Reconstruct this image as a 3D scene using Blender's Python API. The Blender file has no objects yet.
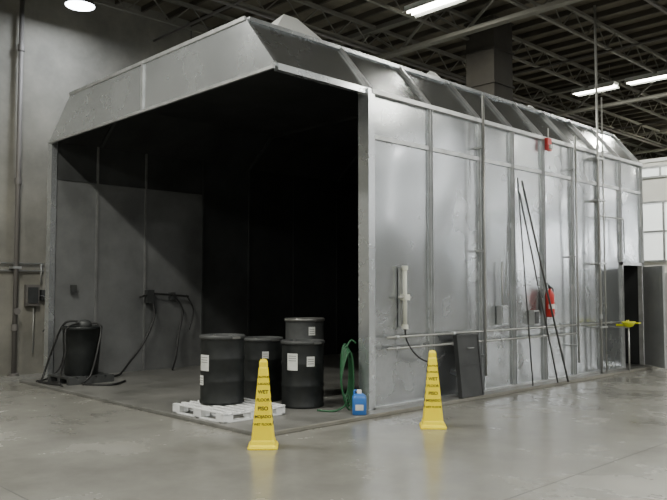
import bpy, math, random
from mathutils import Vector, Matrix
random.seed(4)
D=bpy.data; S=bpy.context.scene

# ---------------------------------------------------------------- materials
def mat(name,col,rough=.6,metal=0.,col2=None,scale=3.,detail=4.,bump=0.,emit=0.,ecol=None,r2=None,stretch=(1,1,1),vor=False,spec=.5,band=(.35,.65),wave=0.,coat=0.):
    m=D.materials.new(name); m.use_nodes=True
    nt=m.node_tree; N=nt.nodes; L=nt.links
    b=N['Principled BSDF']
    b.inputs['Base Color'].default_value=(*col,1); b.inputs['Roughness'].default_value=rough
    b.inputs['Metallic'].default_value=metal
    b.inputs['Specular IOR Level'].default_value=spec
    if coat:
        b.inputs['Coat Weight'].default_value=coat; b.inputs['Coat Roughness'].default_value=.13
    if emit:
        b.inputs['Emission Color'].default_value=(*(ecol or col),1); b.inputs['Emission Strength'].default_value=emit
    if col2 is not None or bump or r2 is not None:
        tc=N.new('ShaderNodeTexCoord'); mp=N.new('ShaderNodeMapping'); mp.inputs['Scale'].default_value=stretch
        L.new(tc.outputs['Object'],mp.inputs['Vector'])
        nz=N.new('ShaderNodeTexNoise'); nz.inputs['Scale'].default_value=scale; nz.inputs['Detail'].default_value=detail
        nz.inputs['Roughness'].default_value=.62
        L.new(mp.outputs[0],nz.inputs['Vector'])
        fac=nz.outputs['Fac']
        if vor:
            v=N.new('ShaderNodeTexVoronoi'); v.inputs['Scale'].default_value=26.
            L.new(mp.outputs[0],v.inputs['Vector'])
            sp=N.new('ShaderNodeSeparateColor'); L.new(v.outputs['Color'],sp.inputs[0])
            mm=N.new('ShaderNodeMix'); mm.inputs[0].default_value=.13
            L.new(nz.outputs['Fac'],mm.inputs[2]); L.new(sp.outputs[0],mm.inputs[3]); fac=mm.outputs[0]
        if col2 is not None:
            r=N.new('ShaderNodeValToRGB'); r.color_ramp.elements[0].position=band[0]; r.color_ramp.elements[1].position=band[1]
            r.color_ramp.elements[0].color=(*col,1); r.color_ramp.elements[1].color=(*col2,1)
            L.new(fac,r.inputs[0]); L.new(r.outputs[0],b.inputs['Base Color'])
        if r2 is not None:
            q=N.new('ShaderNodeMapRange'); q.inputs['From Min'].default_value=.3; q.inputs['From Max'].default_value=.7
            q.inputs['To Min'].default_value=rough; q.inputs['To Max'].default_value=r2
            L.new(nz.outputs['Fac'],q.inputs[0]); L.new(q.outputs[0],b.inputs['Roughness'])
        last=None
        if bump:
            bp=N.new('ShaderNodeBump'); bp.inputs['Strength'].default_value=bump; bp.inputs['Distance'].default_value=.02
            L.new(nz.outputs['Fac'],bp.inputs['Height']); L.new(bp.outputs[0],b.inputs['Normal']); last=bp
        if wave:   # oil-canning of thin sheet
            n2=N.new('ShaderNodeTexNoise'); n2.inputs['Scale'].default_value=1.1; n2.inputs['Detail'].default_value=0.
            L.new(mp.outputs[0],n2.inputs['Vector'])
            b2=N.new('ShaderNodeBump'); b2.inputs['Strength'].default_value=1.; b2.inputs['Distance'].default_value=wave
            L.new(n2.outputs['Fac'],b2.inputs['Height'])
            if last: L.new(last.outputs[0],b2.inputs['Normal'])
            L.new(b2.outputs[0],b.inputs['Normal'])
            if coat: L.new(b2.outputs[0],b.inputs['Coat Normal'])
    return m
M={}
M['galv']=mat('galvanized_sheet',(.38,.40,.41),.23,.88,(.52,.54,.55),.9,4,0,r2=.29,vor=True,wave=.035,band=(.27,.73),coat=.7)
M['galv2']=mat('galvanized_bright',(.56,.585,.605),.24,.8,(.71,.74,.76),.8,4,0,r2=.30,vor=True,wave=.03,band=(.27,.73),coat=.6)
M['rib']=mat('galvanized_rib',(.42,.43,.43),.36,.7,(.58,.59,.59),4,4)
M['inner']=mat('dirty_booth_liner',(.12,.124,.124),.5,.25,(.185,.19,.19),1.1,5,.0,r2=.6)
M['innerm']=mat('shaded_grimy_liner',(.035,.037,.037),.6,.2,(.06,.063,.063),1.1,6,.0)  # grime plus painted shade for the upper and deeper interior
M['innerd']=mat('shaded_overspray_liner',(.020,.021,.021),.75,.1,(.035,.037,.037),1.1,6,.0)  # overspray tone, darkened further to paint the fade into the deep interior
M['innerrib']=mat('dirty_liner_rib',(.15,.155,.15),.6,.3,(.22,.22,.22),3,4)
M['floor']=mat('polished_concrete',(.165,.162,.145),.15,0,(.285,.28,.25),.6,10,.006,r2=.34,band=(.32,.68))
M['pad']=mat('dusty_concrete_pad',(.11,.11,.10),.3,0,(.20,.197,.185),1.2,9,.03,r2=.55)
M['joint']=mat('floor_joint',(.07,.07,.065),.8)
M['conc']=mat('tilt_up_concrete',(.145,.14,.12),.85,0,(.25,.24,.205),.8,8,.1)
M['deck']=mat('roof_deck_wood',(.10,.088,.062),.85,0,(.155,.138,.10),2,5)
M['purl']=mat('roof_purlin',(.055,.048,.036),.8)
M['steel']=mat('joist_steel',(.17,.165,.14),.6,.2)
M['darksteel']=mat('dark_duct_metal',(.025,.022,.017),.8,.0,(.04,.036,.028),2,4)
M['white']=mat('white_paint',(.75,.76,.74),.6)
M['office']=mat('white_wall_paint',(.62,.62,.57),.7,0,(.70,.70,.66),1,3)
M['yellow']=mat('cone_yellow_plastic',(.95,.74,.0),.38,0,(1.,.82,.0),3,3,emit=.08,ecol=(1.,.75,0))  # plastic with a faint added glow, lifts the yellow; not a lamp
M['black']=mat('black_print',(.015,.015,.015),.5)
M['drum']=mat('black_drum_plastic',(.010,.012,.012),.35,0,(.02,.022,.022),4,5,r2=.5,spec=.35)
M['drumrim']=mat('drum_ring_steel',(.22,.22,.21),.4,.7)
M['drumgrey']=mat('grey_drum_paint',(.05,.053,.053),.5,.2,(.08,.083,.083),4,5)
M['label']=mat('paper_label',(.72,.73,.70),.7,0,(.60,.61,.58),9,3)
M['pallet']=mat('white_pallet_plastic',(.72,.73,.73),.5,0,(.82,.83,.83),5,4)
M['hose']=mat('black_hose_rubber',(.018,.018,.018),.5)
M['green']=mat('green_hose_rubber',(.02,.10,.04),.45)
M['blue']=mat('blue_jug_plastic',(.04,.17,.52),.35)
M['red']=mat('red_paint',(.55,.03,.025),.35)
M['pipe']=mat('conduit_zinc',(.42,.42,.40),.4,.6)
M['rust']=mat('old_pipe_steel',(.16,.15,.14),.6,.3)
M['pole']=mat('grey_pole_metal',(.09,.09,.085),.5,.4)
M['cream']=mat('valve_cream_paint',(.72,.73,.64),.5)
M['board']=mat('dark_board',(.03,.032,.032),.6,.1,(.05,.052,.052),3,4)
M['lime']=mat('eyewash_plastic',(.70,.72,.03),.4)
M['tube']=mat('fluorescent_tube',(1,1,1),.5,emit=28,ecol=(1,1,.84))
M['pane']=mat('daylight_window_pane',(.8,.83,.8),.3,emit=.9,ecol=(.95,1,.97))
M['paneb']=mat('added_hotspot_pane',(.9,.95,1),.3,emit=20,ecol=(.95,.98,1))  # added glowing pane, out of view, makes highlights on the booth wall
M['doorg']=mat('grey_door_paint',(.36,.37,.37),.45,.2,(.44,.45,.45),2,4)
M['hal']=mat('halide_lens',(1,1,1),.4,emit=22,ecol=(.85,.9,1))

# ---------------------------------------------------------------- mesh builder
class MB:
    def __init__(s): s.v=[]; s.f=[]; s.m=[]; s.sm=[]; s.mats=[]
    def mi(s,k):
        if k not in s.mats: s.mats.append(k)
        return s.mats.index(k)
    def add(s,vs,fs,k,smooth=False,T=None):
        o=len(s.v)
        for p in vs:
            p=Vector(p)
            if T is not None: p=T@p
            s.v.append(tuple(p))
        i=s.mi(k)
        for f in fs: s.f.append([a+o for a in f]); s.m.append(i); s.sm.append(smooth)
        return s
    BF=[(0,3,2,1),(4,5,6,7),(0,1,5,4),(1,2,6,5),(2,3,7,6),(3,0,4,7)]
    def box(s,x0,x1,y0,y1,z0,z1,k,T=None):
        return s.add([(x0,y0,z0),(x1,y0,z0),(x1,y1,z0),(x0,y1,z0),(x0,y0,z1),(x1,y0,z1),(x1,y1,z1),(x0,y1,z1)],s.BF,k,False,T)
    def beam(s,a,b,w,h,k,up=(0,0,1)):
        a=Vector(a);b=Vector(b);d=(b-a).normalized();u=Vector(up)
        if abs(d.dot(u))>.98: u=Vector((0,1,0))
        r=d.cross(u).normalized()*w/2;u2=r.cross(d).normalized()*h/2
        return s.add([a-r-u2,a+r-u2,a+r+u2,a-r+u2,b-r-u2,b+r-u2,b+r+u2,b-r+u2],s.BF,k)
    def prism(s,poly,vec,k):
        n=len(poly);vec=Vector(vec)
        vs=[Vector(p) for p in poly]+[Vector(p)+vec for p in poly]
        fs=[tuple(range(n))[::-1],tuple(range(n,2*n))]+[(i,(i+1)%n,n+(i+1)%n,n+i) for i in range(n)]
        return s.add(vs,fs,k)
    def lathe(s,prof,k,c=(0,0,0),n=32,T=None,cap=True):
        vs=[];fs=[]
        for r,z in prof:
            for i in range(n):
                a=2*math.pi*i/n; vs.append((c[0]+r*math.cos(a),c[1]+r*math.sin(a),c[2]+z))
        for j in range(len(prof)-1):
            for i in range(n): fs.append((j*n+i,j*n+(i+1)%n,(j+1)*n+(i+1)%n,(j+1)*n+i))
        s.add(vs,fs,k,True,T)
        if cap:
            s.add(vs[:n],[tuple(range(n))[::-1]],k,False,T); s.add(vs[-n:],[tuple(range(n))],k,False,T)
        return s
    def tube(s,pts,r,k,n=8,smooth=True,curve=False):
        P=[Vector(p) for p in pts]
        if curve:
            Q=[]
            E=[P[0]]+P+[P[-1]]
            for i in range(1,len(E)-2):
                for t in range(8):
                    t/=8.; a,b,c,d=E[i-1],E[i],E[i+1],E[i+2]
                    Q.append(.5*((2*b)+(c-a)*t+(2*a-5*b+4*c-d)*t*t+(3*b-a-3*c+d)*t**3))
            Q.append(P[-1]); P=Q
        vs=[];fs=[];pr=None
        for i,p in enumerate(P):
            d=(P[min(i+1,len(P)-1)]-P[max(i-1,0)]).normalized()
            if pr is None:
                q=Vector((0,0,1)) if abs(d.z)<.9 else Vector((1,0,0)); pr=d.cross(q).normalized()
            else: pr=(pr-d*pr.dot(d)).normalized()
            q=d.cross(pr)
            for j in range(n):
                a=2*math.pi*j/n; vs.append(p+r*(pr*math.cos(a)+q*math.sin(a)))
        for i in range(len(P)-1):
            for j in range(n): fs.append((i*n+j,i*n+(j+1)%n,(i+1)*n+(j+1)%n,(i+1)*n+j))
        fs.append(tuple(range(n))[::-1]); fs.append(tuple((len(P)-1)*n+j for j in range(n)))
        return s.add(vs,fs,k,smooth)
    def text(s,txt,size,T,k):
        c=D.curves.new('t','FONT'); c.body=txt; c.size=size; c.align_x='CENTER'; c.align_y='CENTER'; c.offset=size*.03; c.extrude=.0006
        o=D.objects.new('t',c); S.collection.objects.link(o)
        me=o.to_mesh()
        s.add([v.co.copy() for v in me.vertices],[tuple(p.vertices) for p in me.polygons],k,False,T)
        o.to_mesh_clear(); D.objects.remove(o); D.curves.remove(c)
        return s
    def obj(s,name,loc=(0,0,0),rz=0,parent=None,bevel=0):
        me=D.meshes.new(name); me.from_pydata(s.v,[],s.f)
        for k in s.mats: me.materials.append(M[k])
        me.polygons.foreach_set('material_index',s.m); me.polygons.foreach_set('use_smooth',s.sm); me.update()
        o=D.objects.new(name,me); S.collection.objects.link(o)
        o.location=loc; o.rotation_euler=(0,0,rz)
        if parent: o.parent=parent
        if bevel:
            b=o.modifiers.new('bevel','BEVEL'); b.width=bevel; b.segments=2; b.limit_method='ANGLE'
        return o
def empty(name):
    o=D.objects.new(name,None); S.collection.objects.link(o); return o

# ---------------------------------------------------------------- hall shell
X0,X1,Y0,Y1,H=-14.2,20.,-10.,46.,7.75
MB().box(X0,X1,Y0,Y1,-.2,0,'floor').obj('floor')
m=MB()
for y in (-4.,2.3,): m.box(X0,X1,y,y+.008,0,.001,'joint')
for x in (-3.2,3.,): m.box(x,x+.008,Y0,Y1,0,.001,'joint')
m.obj('floor_joints')
MB().box(X0,X1,Y0,Y1,H,H+.2,'deck').obj('ceiling')
m=MB().box(X0-.25,X0,Y0,Y1,0,H,'conc')
for y in (-6.,1.6,9.2,16.8,24.4,32.): m.box(X0,X0+.004,y,y+.03,0,H,'joint')
m.obj('wall_left')
MB().box(X0-.25,X1+.25,Y1,Y1+.25,0,H,'conc').obj('wall_back')
MB().box(X1,X1+.25,Y0,Y1,0,H,'conc').obj('wall_right')
MB().box(X0-.25,X1+.25,Y0-.25,Y0,0,H,'office').obj('wall_front')

m=MB()
y=Y0+.6
while y<Y1:
    m.box(X0,X1,y-.025,y+.025,H-.12,H,'purl'); y+=.62
m.obj('roof_purlins')
m=MB()
x=X0+1.1
while x<X1:
    m.box(x-.04,x+.04,Y0,Y1,H-.19,H-.12,'steel'); m.box(x-.035,x+.035,Y0,Y1,H-.66,H-.61,'steel')
    y=Y0;up=True
    while y<Y1-.5:
        a=(x,y,H-.62 if up else H-.15); b=(x,y+.5,H-.15 if up else H-.62)
        m.beam(a,b,.022,.022,'steel'); y+=.5; up=not up
    x+=1.85
m.obj('roof_joists')
m=MB()
for y in (-3.5,4.4,12.3,20.2,28.1,36.):
    m.box(X0,X1,y-.09,y+.09,H-.9,H-.82,'steel'); m.box(X0,X1,y-.09,y+.09,H-.22,H-.12,'steel')
    x=X0;up=True
    while x<X1-.9:
        m.beam((x,y,H-.85 if up else H-.2),(x+.9,y,H-.2 if up else H-.85),.05,.05,'steel'); x+=.9; up=not up
m.obj('roof_girders')
m=MB()
for x in (-11.2,-5.6,0.2): m.tube([(x,Y0+.1,H-.75),(x,Y1-.1,H-.75)],.035,'rust')
for y in (8.2,16.,24.): m.tube([(X0+.1,y,H-.72),(X1-.1,y,H-.72)],.028,'rust')
m.obj('sprinkler_pipes')

# ---------------------------------------------------------------- lights
def strip(x,y,e,z=6.82,hl=1.22):
    m=MB().box(-hl,hl,-.14,.14,.03,.11,'white')
    m.prism([(-hl,-.14,.03),(-hl,-.21,-.03),(-hl,-.2,-.035),(-hl,-.12,.03)],(2*hl,0,0),'white')
    m.prism([(-hl,.14,.03),(-hl,.12,.03),(-hl,.2,-.035),(-hl,.21,-.03)],(2*hl,0,0),'white')
    for q in (-.07,.07): m.tube([(-hl+.02,q,.0),(hl-.02,q,.0)],.022,'tube')
    for q in (-.7*hl,.7*hl): m.tube([(q,0,.1),(q,0,H-z-.12)],.008,'rust',6)
    o=m.obj('ceiling_strip_light',(x,y,z))
    l=D.lights.new('strip_lamp','AREA'); l.shape='RECTANGLE'; l.size=2*hl-.1; l.size_y=.26; l.energy=e; l.color=(1,.985,.9)
    lo=D.objects.new('strip_lamp',l); S.collection.objects.link(lo); lo.parent=o; lo.location=(0,0,-.06)
def highbay(x,y,z,e,col=(.97,.98,.97)):
    m=MB().lathe([(.06,.36),(.12,.30),(.14,.12),(.24,-.1),(.27,-.2)],'rust',n=28,cap=False).lathe([(.0,-.2),(.26,-.2),(.26,-.17)],'hal',n=28,cap=False)
    m.tube([(0,0,.34),(0,0,H-z-.13)],.012,'rust')
    o=m.obj('high_bay_lamp',(x,y,z))
    l=D.lights.new('halide_bulb','AREA'); l.shape='DISK'; l.size=.5; l.energy=e; l.color=col
    lo=D.objects.new('halide_bulb',l); S.collection.objects.link(lo); lo.parent=o; lo.location=(0,0,-.22)
for y in (-5.4,2.4,27.): strip(-8.6,y,430 if y==2.4 else 270)
strip(-8.55,10.95,180,7.02,.62)
strip(-9.25,18.85,180,7.02,.6); strip(-7.75,18.85,180,7.02,.6)
for y in (-4.2,4.6,13.3,21.9,30.4,39.): strip(-1.6,y,280)
for y in (-4.2,4.6,13.3,21.9,30.4,39.): highbay(5.4,y,6.85,430)
for y in (4.6,18.,31.,40.5): highbay(14.5,y,6.85,430)
highbay(-13.0,6.0,7.1,100,(.85,.91,1))

# ---------------------------------------------------------------- spray booth
B=empty('spray_booth')
XL,XR,YF,YW,YB,ZE,ZT=-12.95,-6.63,5.5,7.09,15.5,4.27,4.95
XLT,XRT=-12.15,-7.2
m=MB()
ribs=[7.13,8.35,9.59,10.5,11.47,12.49,13.5,14.45,15.45]
m.box(XR-.04,XR,YW,14.5,0,ZE,'galv'); m.box(XR-.04,XR,14.5,15.4,2.12,ZE,'galv'); m.box(XR-.04,XR,15.4,YB,0,ZE,'galv')
m.box(XR-.07,XR-.045,YW+.02,14.5,0,ZE,'innerm')
for y in ribs[1:]:
    z0=2.16 if 14.4<y<14.5 else 0
    m.box(XR,XR+.05,y-.03,y-.022,z0,ZE-.05,'rib'); m.box(XR,XR+.05,y+.022,y+.03,z0,ZE-.05,'rib')
    m.box(XR,XR+.012,y-.045,y+.045,z0,ZE-.05,'galv2')
m.box(XR,XR+.03,YW,YB,3.61,3.67,'rib')
m.box(XR,XR+.05,YW,14.5,0,.07,'rib'); m.box(XR,XR+.06,YW,YB,ZE-.06,ZE,'rib')
m.box(XR-.14,XR+.05,YW-.07,YW+.05,0,ZE,'galv2')
for y in ribs[1:-1]:
    for i in range(10):
        if 14.4<y<14.5 and i<5: continue
        m.box(XR+.012,XR+.02,y-.01,y+.01,.3+.42*i,.32+.42*i,'rib')
m.box(XR-.05,XR+.04,14.46,14.52,0,2.16,'rib'); m.box(XR-.05,XR+.04,15.38,15.44,0,2.16,'rib'); m.box(XR-.05,XR+.04,14.46,15.44,2.1,2.16,'rib')
m.obj('side_wall_right',parent=B)
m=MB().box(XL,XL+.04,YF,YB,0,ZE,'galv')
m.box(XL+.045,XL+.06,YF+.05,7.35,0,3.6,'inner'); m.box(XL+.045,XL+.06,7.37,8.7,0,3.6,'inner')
m.box(XL+.045,XL+.06,YF+.05,8.7,3.6,ZE,'innerm')  # upper band: shade under the hood painted into the liner colour
m.box(XL+.045,XL+.06,8.72,9.9,0,ZE,'innerm'); m.box(XL+.045,XL+.06,9.92,YB,0,ZE,'innerd')  # sections step darker towards the rear, light falloff painted over the grime
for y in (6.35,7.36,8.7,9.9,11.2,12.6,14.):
    m.box(XL+.06,XL+.085,y-.02,y+.02,0,ZE,'innerrib' if y<8.6 else ('innerm' if y<10.5 else 'innerd'))  # rib tones follow the same painted falloff
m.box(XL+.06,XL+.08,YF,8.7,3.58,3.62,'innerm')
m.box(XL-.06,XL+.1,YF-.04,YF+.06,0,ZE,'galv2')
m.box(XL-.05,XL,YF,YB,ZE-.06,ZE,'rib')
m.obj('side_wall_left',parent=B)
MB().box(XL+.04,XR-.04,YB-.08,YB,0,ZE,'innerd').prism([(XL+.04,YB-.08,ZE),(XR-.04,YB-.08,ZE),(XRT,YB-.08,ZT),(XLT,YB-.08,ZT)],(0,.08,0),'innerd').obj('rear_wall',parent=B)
m=MB()
def slab(p0,p1,y0,y1,t,k):
    d=Vector((p1[0]-p0[0],0,p1[1]-p0[1])).normalized(); n=Vector((d.z,0,-d.x))*t
    a=Vector((p0[0],y0,p0[1]));b=Vector((p1[0],y0,p1[1]))
    m.prism([a,b,b+n,a+n],(0,y1-y0,0),k)
slab((XR,ZE),(XRT,ZT),YF,YB,-.03,'galv')
slab((XL,ZE),(XLT,ZT),YF,YB,.03,'galv')
m.box(XLT,XRT,YF,YB,ZT-.03,ZT,'galv')
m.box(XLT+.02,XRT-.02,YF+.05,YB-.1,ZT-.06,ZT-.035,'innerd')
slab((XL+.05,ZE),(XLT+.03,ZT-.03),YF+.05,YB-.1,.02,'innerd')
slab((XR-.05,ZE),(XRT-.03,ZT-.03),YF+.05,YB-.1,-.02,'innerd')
for y in (7.1,8.35,9.59,10.5,11.47,12.49,13.5,14.45,15.45):
    m.beam((XR+.01,y,ZE+.01),(XRT-.01,y,ZT+.03),.03,.05,'rib',up=(1,0,.8))
    m.box(XLT,XRT,y-.02,y+.02,ZT,ZT+.05,'rib')
m.box(XRT-.08,XRT+.03,YF,YB,ZT-.01,ZT+.04,'galv2'); m.box(XLT-.03,XLT+.08,YF,YB,ZT-.01,ZT+.04,'galv2')
m.box(XR-.06,XR+.02,YF,YW,ZE-.07,ZE+.01,'galv2')
for y in (6.4,9.9,12.6):
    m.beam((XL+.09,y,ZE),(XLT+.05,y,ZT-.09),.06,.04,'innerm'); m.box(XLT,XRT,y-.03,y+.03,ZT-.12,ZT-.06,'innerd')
m.obj('roof_hood',parent=B)
m=MB().prism([(XL,YF-.04,ZE-.03),(XR,YF-.04,ZE-.03),(XR,YF-.04,ZE+.01),(XRT,YF-.04,ZT+.01),(XLT,YF-.04,ZT+.01),(XL,YF-.04,ZE+.01)],(0,.05,0),'galv2')
m.box(-9.70,-9.66,YF-.065,YF-.04,ZE-.03,ZT+.03,'rib'); m.box(XL,XR,YF-.07,YF-.035,ZE-.06,ZE-.02,'rib'); m.box(XLT,XRT,YF-.06,YF-.035,ZT-.01,ZT+.04,'rib')
m.prism([(XL,YF+.012,ZE),(XR,YF+.012,ZE),(XRT,YF+.012,ZT-.03),(XLT,YF+.012,ZT-.03)],(0,.02,0),'innerd')
m.obj('front_fascia',parent=B)
m=MB()
for y,s in ((6.45,1.),(9.55,.6),(12.6,.5)):
    x=-7.5
    m.add([(x-.28*s,y-.5*s,ZT),(x+.28*s,y-.5*s,ZT),(x+.28*s,y+.5*s,ZT),(x-.28*s,y+.5*s,ZT),(x,y-.12*s,ZT+.3*s+.08),(x,y+.12*s,ZT+.3*s+.08)],[(0,1,4),(1,2,5,4),(2,3,5),(3,0,4,5),(3,2,1,0)],'white')
m.obj('roof_vents',parent=B)
m=MB().box(-8.9,-7.9,11.2,15.2,ZT+.05,ZT+.32,'darksteel').box(-8.8,-8.0,9.9,11.2,ZT+.05,ZT+.2,'darksteel')
for y in (11.9,12.9,13.9,14.8): m.box(-8.92,-7.86,y-.03,y+.03,ZT+.05,ZT+.36,'rib')
m.obj('roof_duct_run',parent=B)
MB().box(XL-.1,-6.36,5.05,YB+.1,0,.045,'pad').box(-6.37,-6.33,5.05,15.6,0,.047,'conc').obj('booth_slab',parent=B,bevel=.008)
m=MB().box(0,.92,-.02,.02,.06,2.08,'doorg').box(.1,.82,-.024,.024,1.2,1.9,'doorg').lathe([(.02,-.06),(.025,.06)],'rib',c=(.85,0,1.0),n=12)
o=m.obj('door_leaf',(XR+.07,15.4,0),math.radians(-44),parent=B)
m=MB().box(-.36,.36,-.36,.36,0,2.2,'darksteel')
for z in (.02,.75,1.5,2.15): m.box(-.39,.39,-.39,.39,z,z+.05,'darksteel')
m.box(-.55,.55,-.55,.55,-.32,.02,'darksteel').obj('exhaust_duct',(-9.1,13.6,5.27),parent=B)

# ---------------------------------------------------------------- services on right wall
m=MB()
xp=XR+.11
for z,y0,y1 in ((.97,7.3,14.3),(.82,7.3,12.4)):
    m.tube([(xp,y0,z),(xp,y1,z)],.016,'pipe')
    y=y0+.2
    while y<y1: m.lathe([(.026,-.03),(.026,.03)],'rib',n=10,T=Matrix.Translation((xp,y,z))@Matrix.Rotation(math.pi/2,4,'X')); m.box(XR,xp,y+.1,y+.13,z-.012,z+.012,'rib'); y+=1.25
for y,z in ((9.5,4.6),(12.4,4.4)):
    m.tube([(xp+.04,y,.3),(xp+.04,y,z)],.02,'pipe'); 
    for q in (.6,2.2,3.8): m.box(XR,xp+.04,y-.03,y+.03,q-.015,q+.015,'rib')
m.tube([(xp+.05,13.25,.05),(xp+.05,13.25,H-.7)],.024,'pipe')
m.tube([(xp+.05,13.45,.05),(xp+.05,13.45,5.3)],.016,'pipe')
m.tube([(xp+.05,13.25,3.0),(xp+.05,14.3,3.0),(xp+.05,14.3,2.3)],.014,'pipe')
for z in (.9,2.1,3.3,4.1): m.box(XR,xp+.07,13.2,13.5,z-.015,z+.015,'rib'); m.lathe([(.036,-.04),(.036,.04)],'rib',c=(xp+.05,13.25,z+.2),n=10)
m.obj('wall_conduits',parent=B)
m=MB().box(.0,.03,-.06,.06,.0,.8,'rib').tube([(.07,0,.0),(.07,0,.8)],.03,'cream',12).box(.02,.12,-.05,.05,.36,.44,'cream').tube([(.07,-.13,.4),(.07,.13,.4)],.018,'pipe').lathe([(.045,-.03),(.045,.03)],'cream',c=(.07,0,.8),n=14).lathe([(.045,-.03),(.045,.03)],'cream',c=(.07,0,0),n=14)
m.tube([(.07,0,-.03),(.09,.02,-.2),(.16,.15,-.4),(.16,.45,-.5),(.16,.75,-.42)],.012,'hose',8,curve=True)
m.obj('sight_gauge_valve',(XR+.013,7.7,1.1))
m=MB().box(-.03,.03,-.27,.27,0,.90,'board').box(.03,.04,-.27,-.24,0,.90,'board').box(.03,.04,.24,.27,0,.90,'board').box(.03,.04,-.27,.27,.87,.90,'board').box(.03,.04,-.24,.24,.45,.47,'board')
m.tube([(.05,-.06,.7),(.08,-.06,.7),(.08,.06,.7),(.05,.06,.7)],.008,'rib',6)
m.obj('leaning_panel',(XR+.25,8.98,.05)).rotation_euler=(0,math.radians(-6),0)
m=MB().tube([(XR+.42,11.5,.06),(XR+.1,10.66,3.4)],.017,'pole',8).tube([(XR+.34,11.3,.06),(XR+.08,10.62,3.2)],.014,'pole',8)
m.tube([(XR+.28,10.62,.06),(XR+.07,10.58,3.45)],.012,'pole',8)
m.obj('leaning_poles')
m=MB().lathe([(.0,0),(.065,.0),(.075,.02),(.075,.36),(.06,.42),(.028,.45),(.028,.48)],'red',c=(.1,0,0),n=20).box(.075,.125,-.02,.02,.48,.52,'black').beam((.1,0,.53),(.1,-.12,.57),.02,.012,'black').tube([(.1,0,.5),(.1,.1,.48),(.1,.11,.3),(.1,.09,.12)],.01,'hose',8,curve=True)
m.box(.0,.03,-.05,.05,.05,.45,'rib').add([(.1+.076*math.cos(a),.076*math.sin(a),z) for z in (.14,.22) for a in [math.radians(-80+16*i) for i in range(11)]],[(i,i+1,12+i,11+i) for i in range(10)],'label',True)
m.obj('fire_extinguisher',(XR+.053,11.42,1.14))
MB().box(0,.06,-.07,.07,0,.22,'red').box(.06,.1,-.04,.04,.03,.1,'white').tube([(.03,0,.22),(.03,0,.4)],.012,'pipe').obj('alarm_strobe',(XR+.062,11.55,4.02),bevel=.005)
m=MB().lathe([(.02,-.09),(.08,-.07),(.125,0),(.13,.02),(.115,.02),(.07,-.05),(.0,-.06)],'lime',c=(.24,0,0),n=24,cap=False).tube([(-.17,0,-.09),(.24,0,-.09)],.018,'pipe').tube([(.22,-.04,-.05),(.22,-.04,.05)],.012,'lime').tube([(.22,.04,-.05),(.22,.04,.05)],.012,'lime').box(.22,.38,.10,.22,-.02,.0,'lime').tube([(.24,0,-.09),(.24,0,-.92),],.016,'pipe')
m.box(.0,.26,-.02,.02,-.07,-.03,'lime')
m.obj('eyewash_station',(XR+.2,13.8,.98))
MB().box(0,.1,-.09,.09,0,.3,'rib').box(.1,.11,-.07,.07,.02,.28,'galv').tube([(.05,0,.3),(.05,0,1.0)],.012,'pipe').obj('electrical_box',(XR+.013,10.1,1.05))
MB().box(0,.1,-.08,.08,0,.24,'rib').box(.1,.11,-.06,.06,.02,.22,'drumgrey').obj('control_box',(XR+.013,11.05,1.02))

# ---------------------------------------------------------------- caution cones
def cone(x,y,rz):
    m=MB()
    def ring(h,c,z):
        out=[]
        for q,(sx,sy) in enumerate(((1,1),(-1,1),(-1,-1),(1,-1))):
            for i in range(5):
                a=math.radians(90*q+22.5*i); out.append((sx*(h-c)+c*math.cos(a),sy*(h-c)+c*math.sin(a),z))
        return out
    lv=[(.150,.03,0),(.153,.03,.012),(.145,.03,.03),(.128,.03,.045),(.122,.03,.075),(.115,.03,.09),(.048,.018,.80),(.043,.016,.81),(.043,.016,.86),(.032,.014,.885),(.012,.006,.892)]
    vs=[];fs=[]
    for h,c,z in lv: vs+=ring(h,c,z)
    n=20
    for j in range(len(lv)-1):
        for i in range(n): fs.append((j*n+i,j*n+(i+1)%n,(j+1)*n+(i+1)%n,(j+1)*n+i))
    fs.append(tuple((len(lv)-1)*n+i for i in range(n))); fs.append(tuple(range(n))[::-1])
    m.add(vs,fs,'yellow')
    tilt=math.atan2(.115-.048,.71)
    lines=[('CAUTION',.029,.715),('CUIDADO',.031,.645),('WET',.052,.565),('FLOOR',.044,.485),('PISO',.055,.40),('MOJADO',.043,.32),('WET FLOOR',.034,.245)]
    for f in range(4):
        R=Matrix.Rotation(f*math.pi/2,4,'Z')
        for t,sz,z in lines:
            h=.115+(.048-.115)*(z-.09)/.71
            T=R@Matrix.Translation((0,-h-.0012,z))@Matrix.Rotation(math.pi/2-tilt,4,'X')
            m.text(t,sz*.95,T,'black')
    return m.obj('caution_cone',(x,y,0),rz)
cone(-5.97,4.785,math.radians(49))
cone(-5.45,6.90,math.radians(42))

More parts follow.
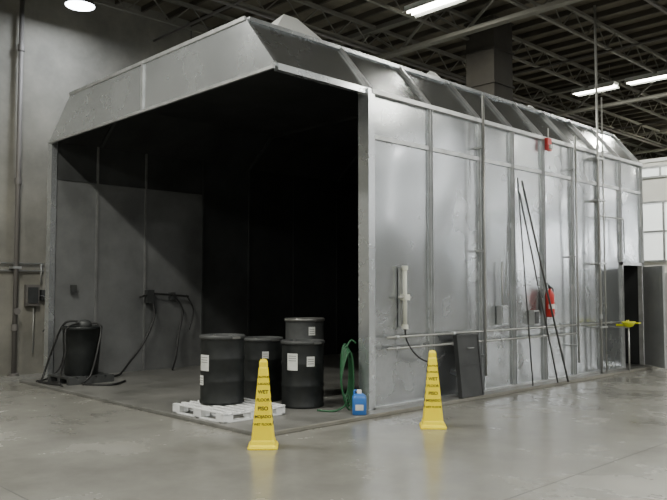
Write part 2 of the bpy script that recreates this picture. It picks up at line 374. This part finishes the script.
# ---------------------------------------------------------------- drums, pallet
def drum(x,y,z,h=.88,r=.29,k='drum',lab=(),name='steel_drum'):
    P=[(r*.96,0),(r,.015),(r,.03),(r*.97,.045)]
    for q in (.33,.66):
        P+=[(r*.975,h*q-.03),(r*1.0,h*q-.012),(r*1.0,h*q+.012),(r*.975,h*q+.03)]
    P+=[(r*.97,h-.06),(r*.98,h-.04)]
    m=MB().lathe(P,k,n=40)
    m.lathe([(r*.98,h-.045),(r*1.03,h-.04),(r*1.03,h-.012),(r*1.0,h),(r*.95,h),(r*.93,h-.02),(0.001,h-.015)],'drumrim' if k!='drum' else 'drumgrey',n=40,cap=False)
    m.lathe([(.03,0),(.03,.012)],'drumrim',c=(r*.6,0,h-.018),n=14).lathe([(.018,0),(.018,.012)],'drumrim',c=(-r*.6,0,h-.018),n=12)
    m.box(r*1.02,r*1.06,-.06,.06,h-.04,h-.015,'drumrim')
    for a0,w,z0,z1 in lab:
        rr=r*1.004
        m.add([(rr*math.cos(math.radians(a0+w*(i/8-.5))),rr*math.sin(math.radians(a0+w*(i/8-.5))),zz) for zz in (z0,z1) for i in range(9)],[(i,i+1,10+i,9+i) for i in range(8)],'label',True)
        for q in range(3):
            zz=z1-.03-.03*q; ra=rr+.001
            m.add([(ra*math.cos(math.radians(a0+w*.75*(i/6-.5))),ra*math.sin(math.radians(a0+w*.75*(i/6-.5))),zt) for zt in (zz-.008,zz) for i in range(7)],[(i,i+1,8+i,7+i) for i in range(6)],'drumrim',True)
    return m.obj(name,(x,y,z))
zs=.045
m=MB()
for i in range(8): m.box(-.55,.55,-.47+i*.126,-.47+i*.126+.06,.10,.12,'pallet')
for x in (-.55,-.03,.49): 
    m.box(x,x+.06,-.47,.47,.085,.102,'pallet')
for x in (-.47,0,.47):
    for y in (-.4,0,.4): m.box(x-.08,x+.08,y-.07,y+.07,.02,.10,'pallet')
for x in (-.55,-.05,.45): m.box(x,x+.1,-.47,.47,0,.022,'pallet')
for y in (-.47,.41): m.box(-.55,.55,y,y+.06,.0,.02,'pallet')
m.obj('plastic_pallet',(-7.66,5.58,zs),bevel=.004)
drum(-7.83,5.60,zs+.121,h=.86,r=.285,lab=((-88,34,.42,.62),(-100,20,.24,.36)))
drum(-8.30,6.63,zs,lab=((-30,18,.60,.70),))
drum(-7.47,6.66,zs,lab=((-70,30,.50,.72),(-20,22,.55,.68)))
drum(-8.17,7.32,zs,h=1.14,r=.29,k='drumgrey',lab=((-20,20,.9,1.02),))

WB=empty('waste_barrel'); WB.location=(-12.08,5.72,zs)
m=MB().lathe([(.26,.12),(.27,.14),(.30,.5),(.315,.88),(.335,.885),(.335,.93),(.315,.94),(.295,.935),(.285,.86)],'drum',n=36,cap=False)
m.lathe([(.001,.90),(.2,.905),(.30,.89)],'board',n=36,cap=False).lathe([(.26,.12),(.001,.12)],'drum',n=36,cap=False)
m.tube([(-.28,0,.85),(-.38,0,.82),(-.38,0,.7),(-.28,0,.68)],.015,'drum',8,curve=True)
m.lathe([(.10,.0),(.13,.03),(.13,.1),(.08,.14),(.03,.15)],'drumgrey',c=(.02,.02,.90),n=20)
m.obj('barrel_body',parent=WB)
m=MB()
for i in range(5): m.box(-.40,.40,-.40+i*.165,-.40+i*.165+.13,.09,.12,'drumgrey')
for x in (-.40,-.04,.32): m.box(x,x+.08,-.40,.40,0,.09,'drumgrey')
m.obj('barrel_skid',parent=WB)
m=MB()
for pts,r in ((((.05,.02,1.0),(-.1,-.25,1.0),(-.34,-.34,.6),(-.46,-.44,.15),(-.3,-.55,.02),(.1,-.58,.02),(.3,-.5,.02),(.05,-.47,.02),(-.3,-.6,.02)),.018),
    (((.0,.02,.98),(.25,.2,.95),(.40,.1,.6),(.46,-.05,.15),(.5,-.2,.02),(.9,.1,.02),(.6,.5,.02)),.018),
    (((-.1,.0,.98),(-.3,.15,1.0),(-.5,.0,.7),(-.62,-.1,.2),(-.66,-.3,.02),(-.4,-.6,.02)),.014),
    (((.1,-.1,.99),(.15,-.35,.9),(.25,-.40,.5),(.2,-.47,.05),(.5,-.55,.02)),.014)):
    m.tube(pts,r,'hose',8,curve=True)
m.obj('barrel_hoses',parent=WB)
m=MB().box(XL+.06,XL+.2,7.35,7.5,1.35,1.6,'board').box(XL+.06,XL+.16,7.9,8.0,1.4,1.55,'board')
xh=XL+.16
m.tube([(xh,7.2,1.45),(xh,7.45,1.52),(xh,7.95,1.5),(xh,8.3,1.47)],.02,'hose',8,curve=True)
m.tube([(xh,7.45,1.5),(xh+.05,7.5,1.1),(xh+.1,7.25,.6),(xh+.2,6.9,.25),(xh+.4,6.6,.07),(xh+.6,6.3,.065)],.02,'hose',8,curve=True)
m.tube([(xh,7.95,1.5),(xh+.03,8.15,1.2),(xh+.05,8.05,.7),(xh+.2,7.9,.3),(xh+.4,7.7,.07)],.018,'hose',8,curve=True)
m.tube([(xh,8.25,1.5),(xh+.03,8.4,1.2),(xh+.05,8.3,.8)],.014,'hose',8,curve=True)
m.obj('wall_hoses')
MB().box(0,.05,-.05,.05,0,.14,'board').obj('wall_switch',(XL+.1,5.9,1.55))

m=MB()
def rr(w,d,z,c=.025):
    out=[]
    for q,(sx,sy) in enumerate(((1,1),(-1,1),(-1,-1),(1,-1))):
        for i in range(4):
            a=math.radians(90*q+30*i); out.append((sx*(w-c)+c*math.cos(a),sy*(d-c)+c*math.sin(a),z))
    return out
lv=[(.08,.08,0),(.088,.088,.01),(.088,.088,.2),(.08,.08,.23),(.04,.04,.26)]
vs=[];fs=[]
for w,d,z in lv: vs+=rr(w,d,z)
for j in range(len(lv)-1):
    for i in range(16): fs.append((j*16+i,j*16+(i+1)%16,(j+1)*16+(i+1)%16,(j+1)*16+i))
fs+=[tuple(range(16))[::-1],tuple(64+i for i in range(16))]
m.add(vs,fs,'blue',True).lathe([(.03,.25),(.03,.3),(.025,.305)],'white',n=16).tube([(-.06,0,.22),(-.06,0,.29),(-.01,0,.29),(0,0,.26)],.012,'blue',8,curve=True)
m.box(-.05,.05,-.0895,-.088,.06,.13,'label')
m.obj('blue_jug',(-6.47,6.72,.047),math.radians(45))
m=MB()
for k in range(5):
    pts=[]
    for i in range(15):
        a=2*math.pi*i/14; pts.append((-6.86+.03*k-.02,6.88-.02*k+.08*math.sin(a)*(1+.1*k),.55+.34*math.cos(a)-.03*k+.02*k*math.sin(a*2)))
    m.tube(pts,.013,'green',8,curve=True)
m.tube([(-6.85,6.88,.86),(-6.83,6.94,.94),(-6.8,7.0,.9)],.012,'green',8,curve=True)
m.tube([(-6.84,6.84,.25),(-6.78,6.78,.12),(-6.8,6.6,.06),(-7.0,6.5,.06)],.013,'green',8,curve=True)
m.obj('green_hose_coil')

# ---------------------------------------------------------------- left hall wall services
xw=X0+.14
m=MB().tube([(xw,5.34,.05),(xw,5.34,H-.05)],.045,'rust',12)
for z in (.9,3.65,6.2): m.lathe([(.065,-.06),(.065,.06)],'rust',c=(xw,5.34,z),n=12)
m.lathe([(.09,0),(.09,.05)],'rust',c=(xw,5.34,0),n=14)
m.box(X0+.001,xw+.06,5.26,5.42,2.0,2.04,'rib').lathe([(.06,-.02),(.06,.02)],'rust',n=14,T=Matrix.Translation((xw+.1,5.34,1.2))@Matrix.Rotation(math.pi/2,4,'Y'))
m.obj('standpipe')
m=MB()
for z in (1.96,2.1): m.tube([(X0+.05,Y0+.2,z),(X0+.05,5.9,z)],.016,'pipe')
m.tube([(X0+.05,5.85,2.1),(X0+.05,5.85,1.72)],.016,'pipe'); m.tube([(X0+.05,5.72,1.28),(X0+.05,5.72,.4)],.014,'pipe')
m.obj('left_wall_conduit')
MB().box(0.001,.12,-.15,.1,0,.4,'rust').box(.12,.14,-.12,.07,.05,.35,'board').tube([(.06,.1,.2),(.15,.25,.1),(.12,.3,-.3),(.08,.2,-.5)],.014,'hose',8,curve=True).box(0.001,.1,.15,.28,.1,.3,'board').obj('disconnect_box',(X0,5.7,1.3))

# ---------------------------------------------------------------- far office
m=MB().box(-14.1,-6.,22,22.15,0,5.4,'office').box(-14.1,-6.,21.95,22.2,5.4,5.5,'white').box(-6.15,-6.,22.15,28,0,5.4,'office').box(-14.1,-6.,22.15,28,5.3,5.4,'office')
m.obj('wall_office')
def win(n,x0,x1,z0,z1,nx,nz):
    m=MB().box(x0,x1,21.975,21.985,z0,z1,'pane')
    for i in range(nx+1):
        x=x0+(x1-x0)*i/nx; m.box(x-.03,x+.03,21.94,21.995,z0-.03,z1+.03,'rib')
    for i in range(nz+1):
        z=z0+(z1-z0)*i/nz; m.box(x0-.03,x1+.03,21.935,21.99,z-.03,z+.03,'rib')
    m.obj('hotspot_window_%d'%n)
win(1,-9.4,-7.4,2.45,4.2,3,2); win(2,-10,-6.4,4.95,5.25,6,1)
MB().box(-9.0,-8.0,21.9,21.99,0,2.1,'doorg').box(-9.06,-7.94,21.93,21.985,0,2.16,'white').obj('door_1')
for n,xa,xb in ((3,8.6,10.8),(4,13.,15.2),(5,3.4,5.6)):  # added unseen windows, placed to reflect as hotspots in the side wall
    m=MB().box(xa,xb,Y1-.02,Y1-.01,3.6,5.4,'paneb')
    for i in range(4): x=xa+(xb-xa)*i/3; m.box(x-.04,x+.04,Y1-.06,Y1,3.5,5.5,'rib')
    for z in (3.55,4.5,5.45): m.box(xa,xb,Y1-.06,Y1,z-.04,z+.04,'rib')
    m.obj('hotspot_window_%d'%n)
MB().lathe([(.085,0),(.085,1.45),(.07,1.5),(.03,1.53),(.001,1.535)],'yellow',n=20).lathe([(.14,0),(.14,.015)],'yellow',n=20).obj('bollard',(-6.62,17.4,0))

# ---------------------------------------------------------------- world + camera
w=D.worlds.new('w'); S.world=w; w.use_nodes=True
w.node_tree.nodes['Background'].inputs[0].default_value=(.6,.7,.8,1); w.node_tree.nodes['Background'].inputs[1].default_value=.3
c=D.cameras.new('camera'); c.lens=737/667*36; c.sensor_width=36; c.clip_end=200
co=D.objects.new('camera',c); S.collection.objects.link(co)
co.location=(0,0,1.6); co.rotation_euler=(math.radians(93.1),0,math.radians(45.9))
S.camera=co
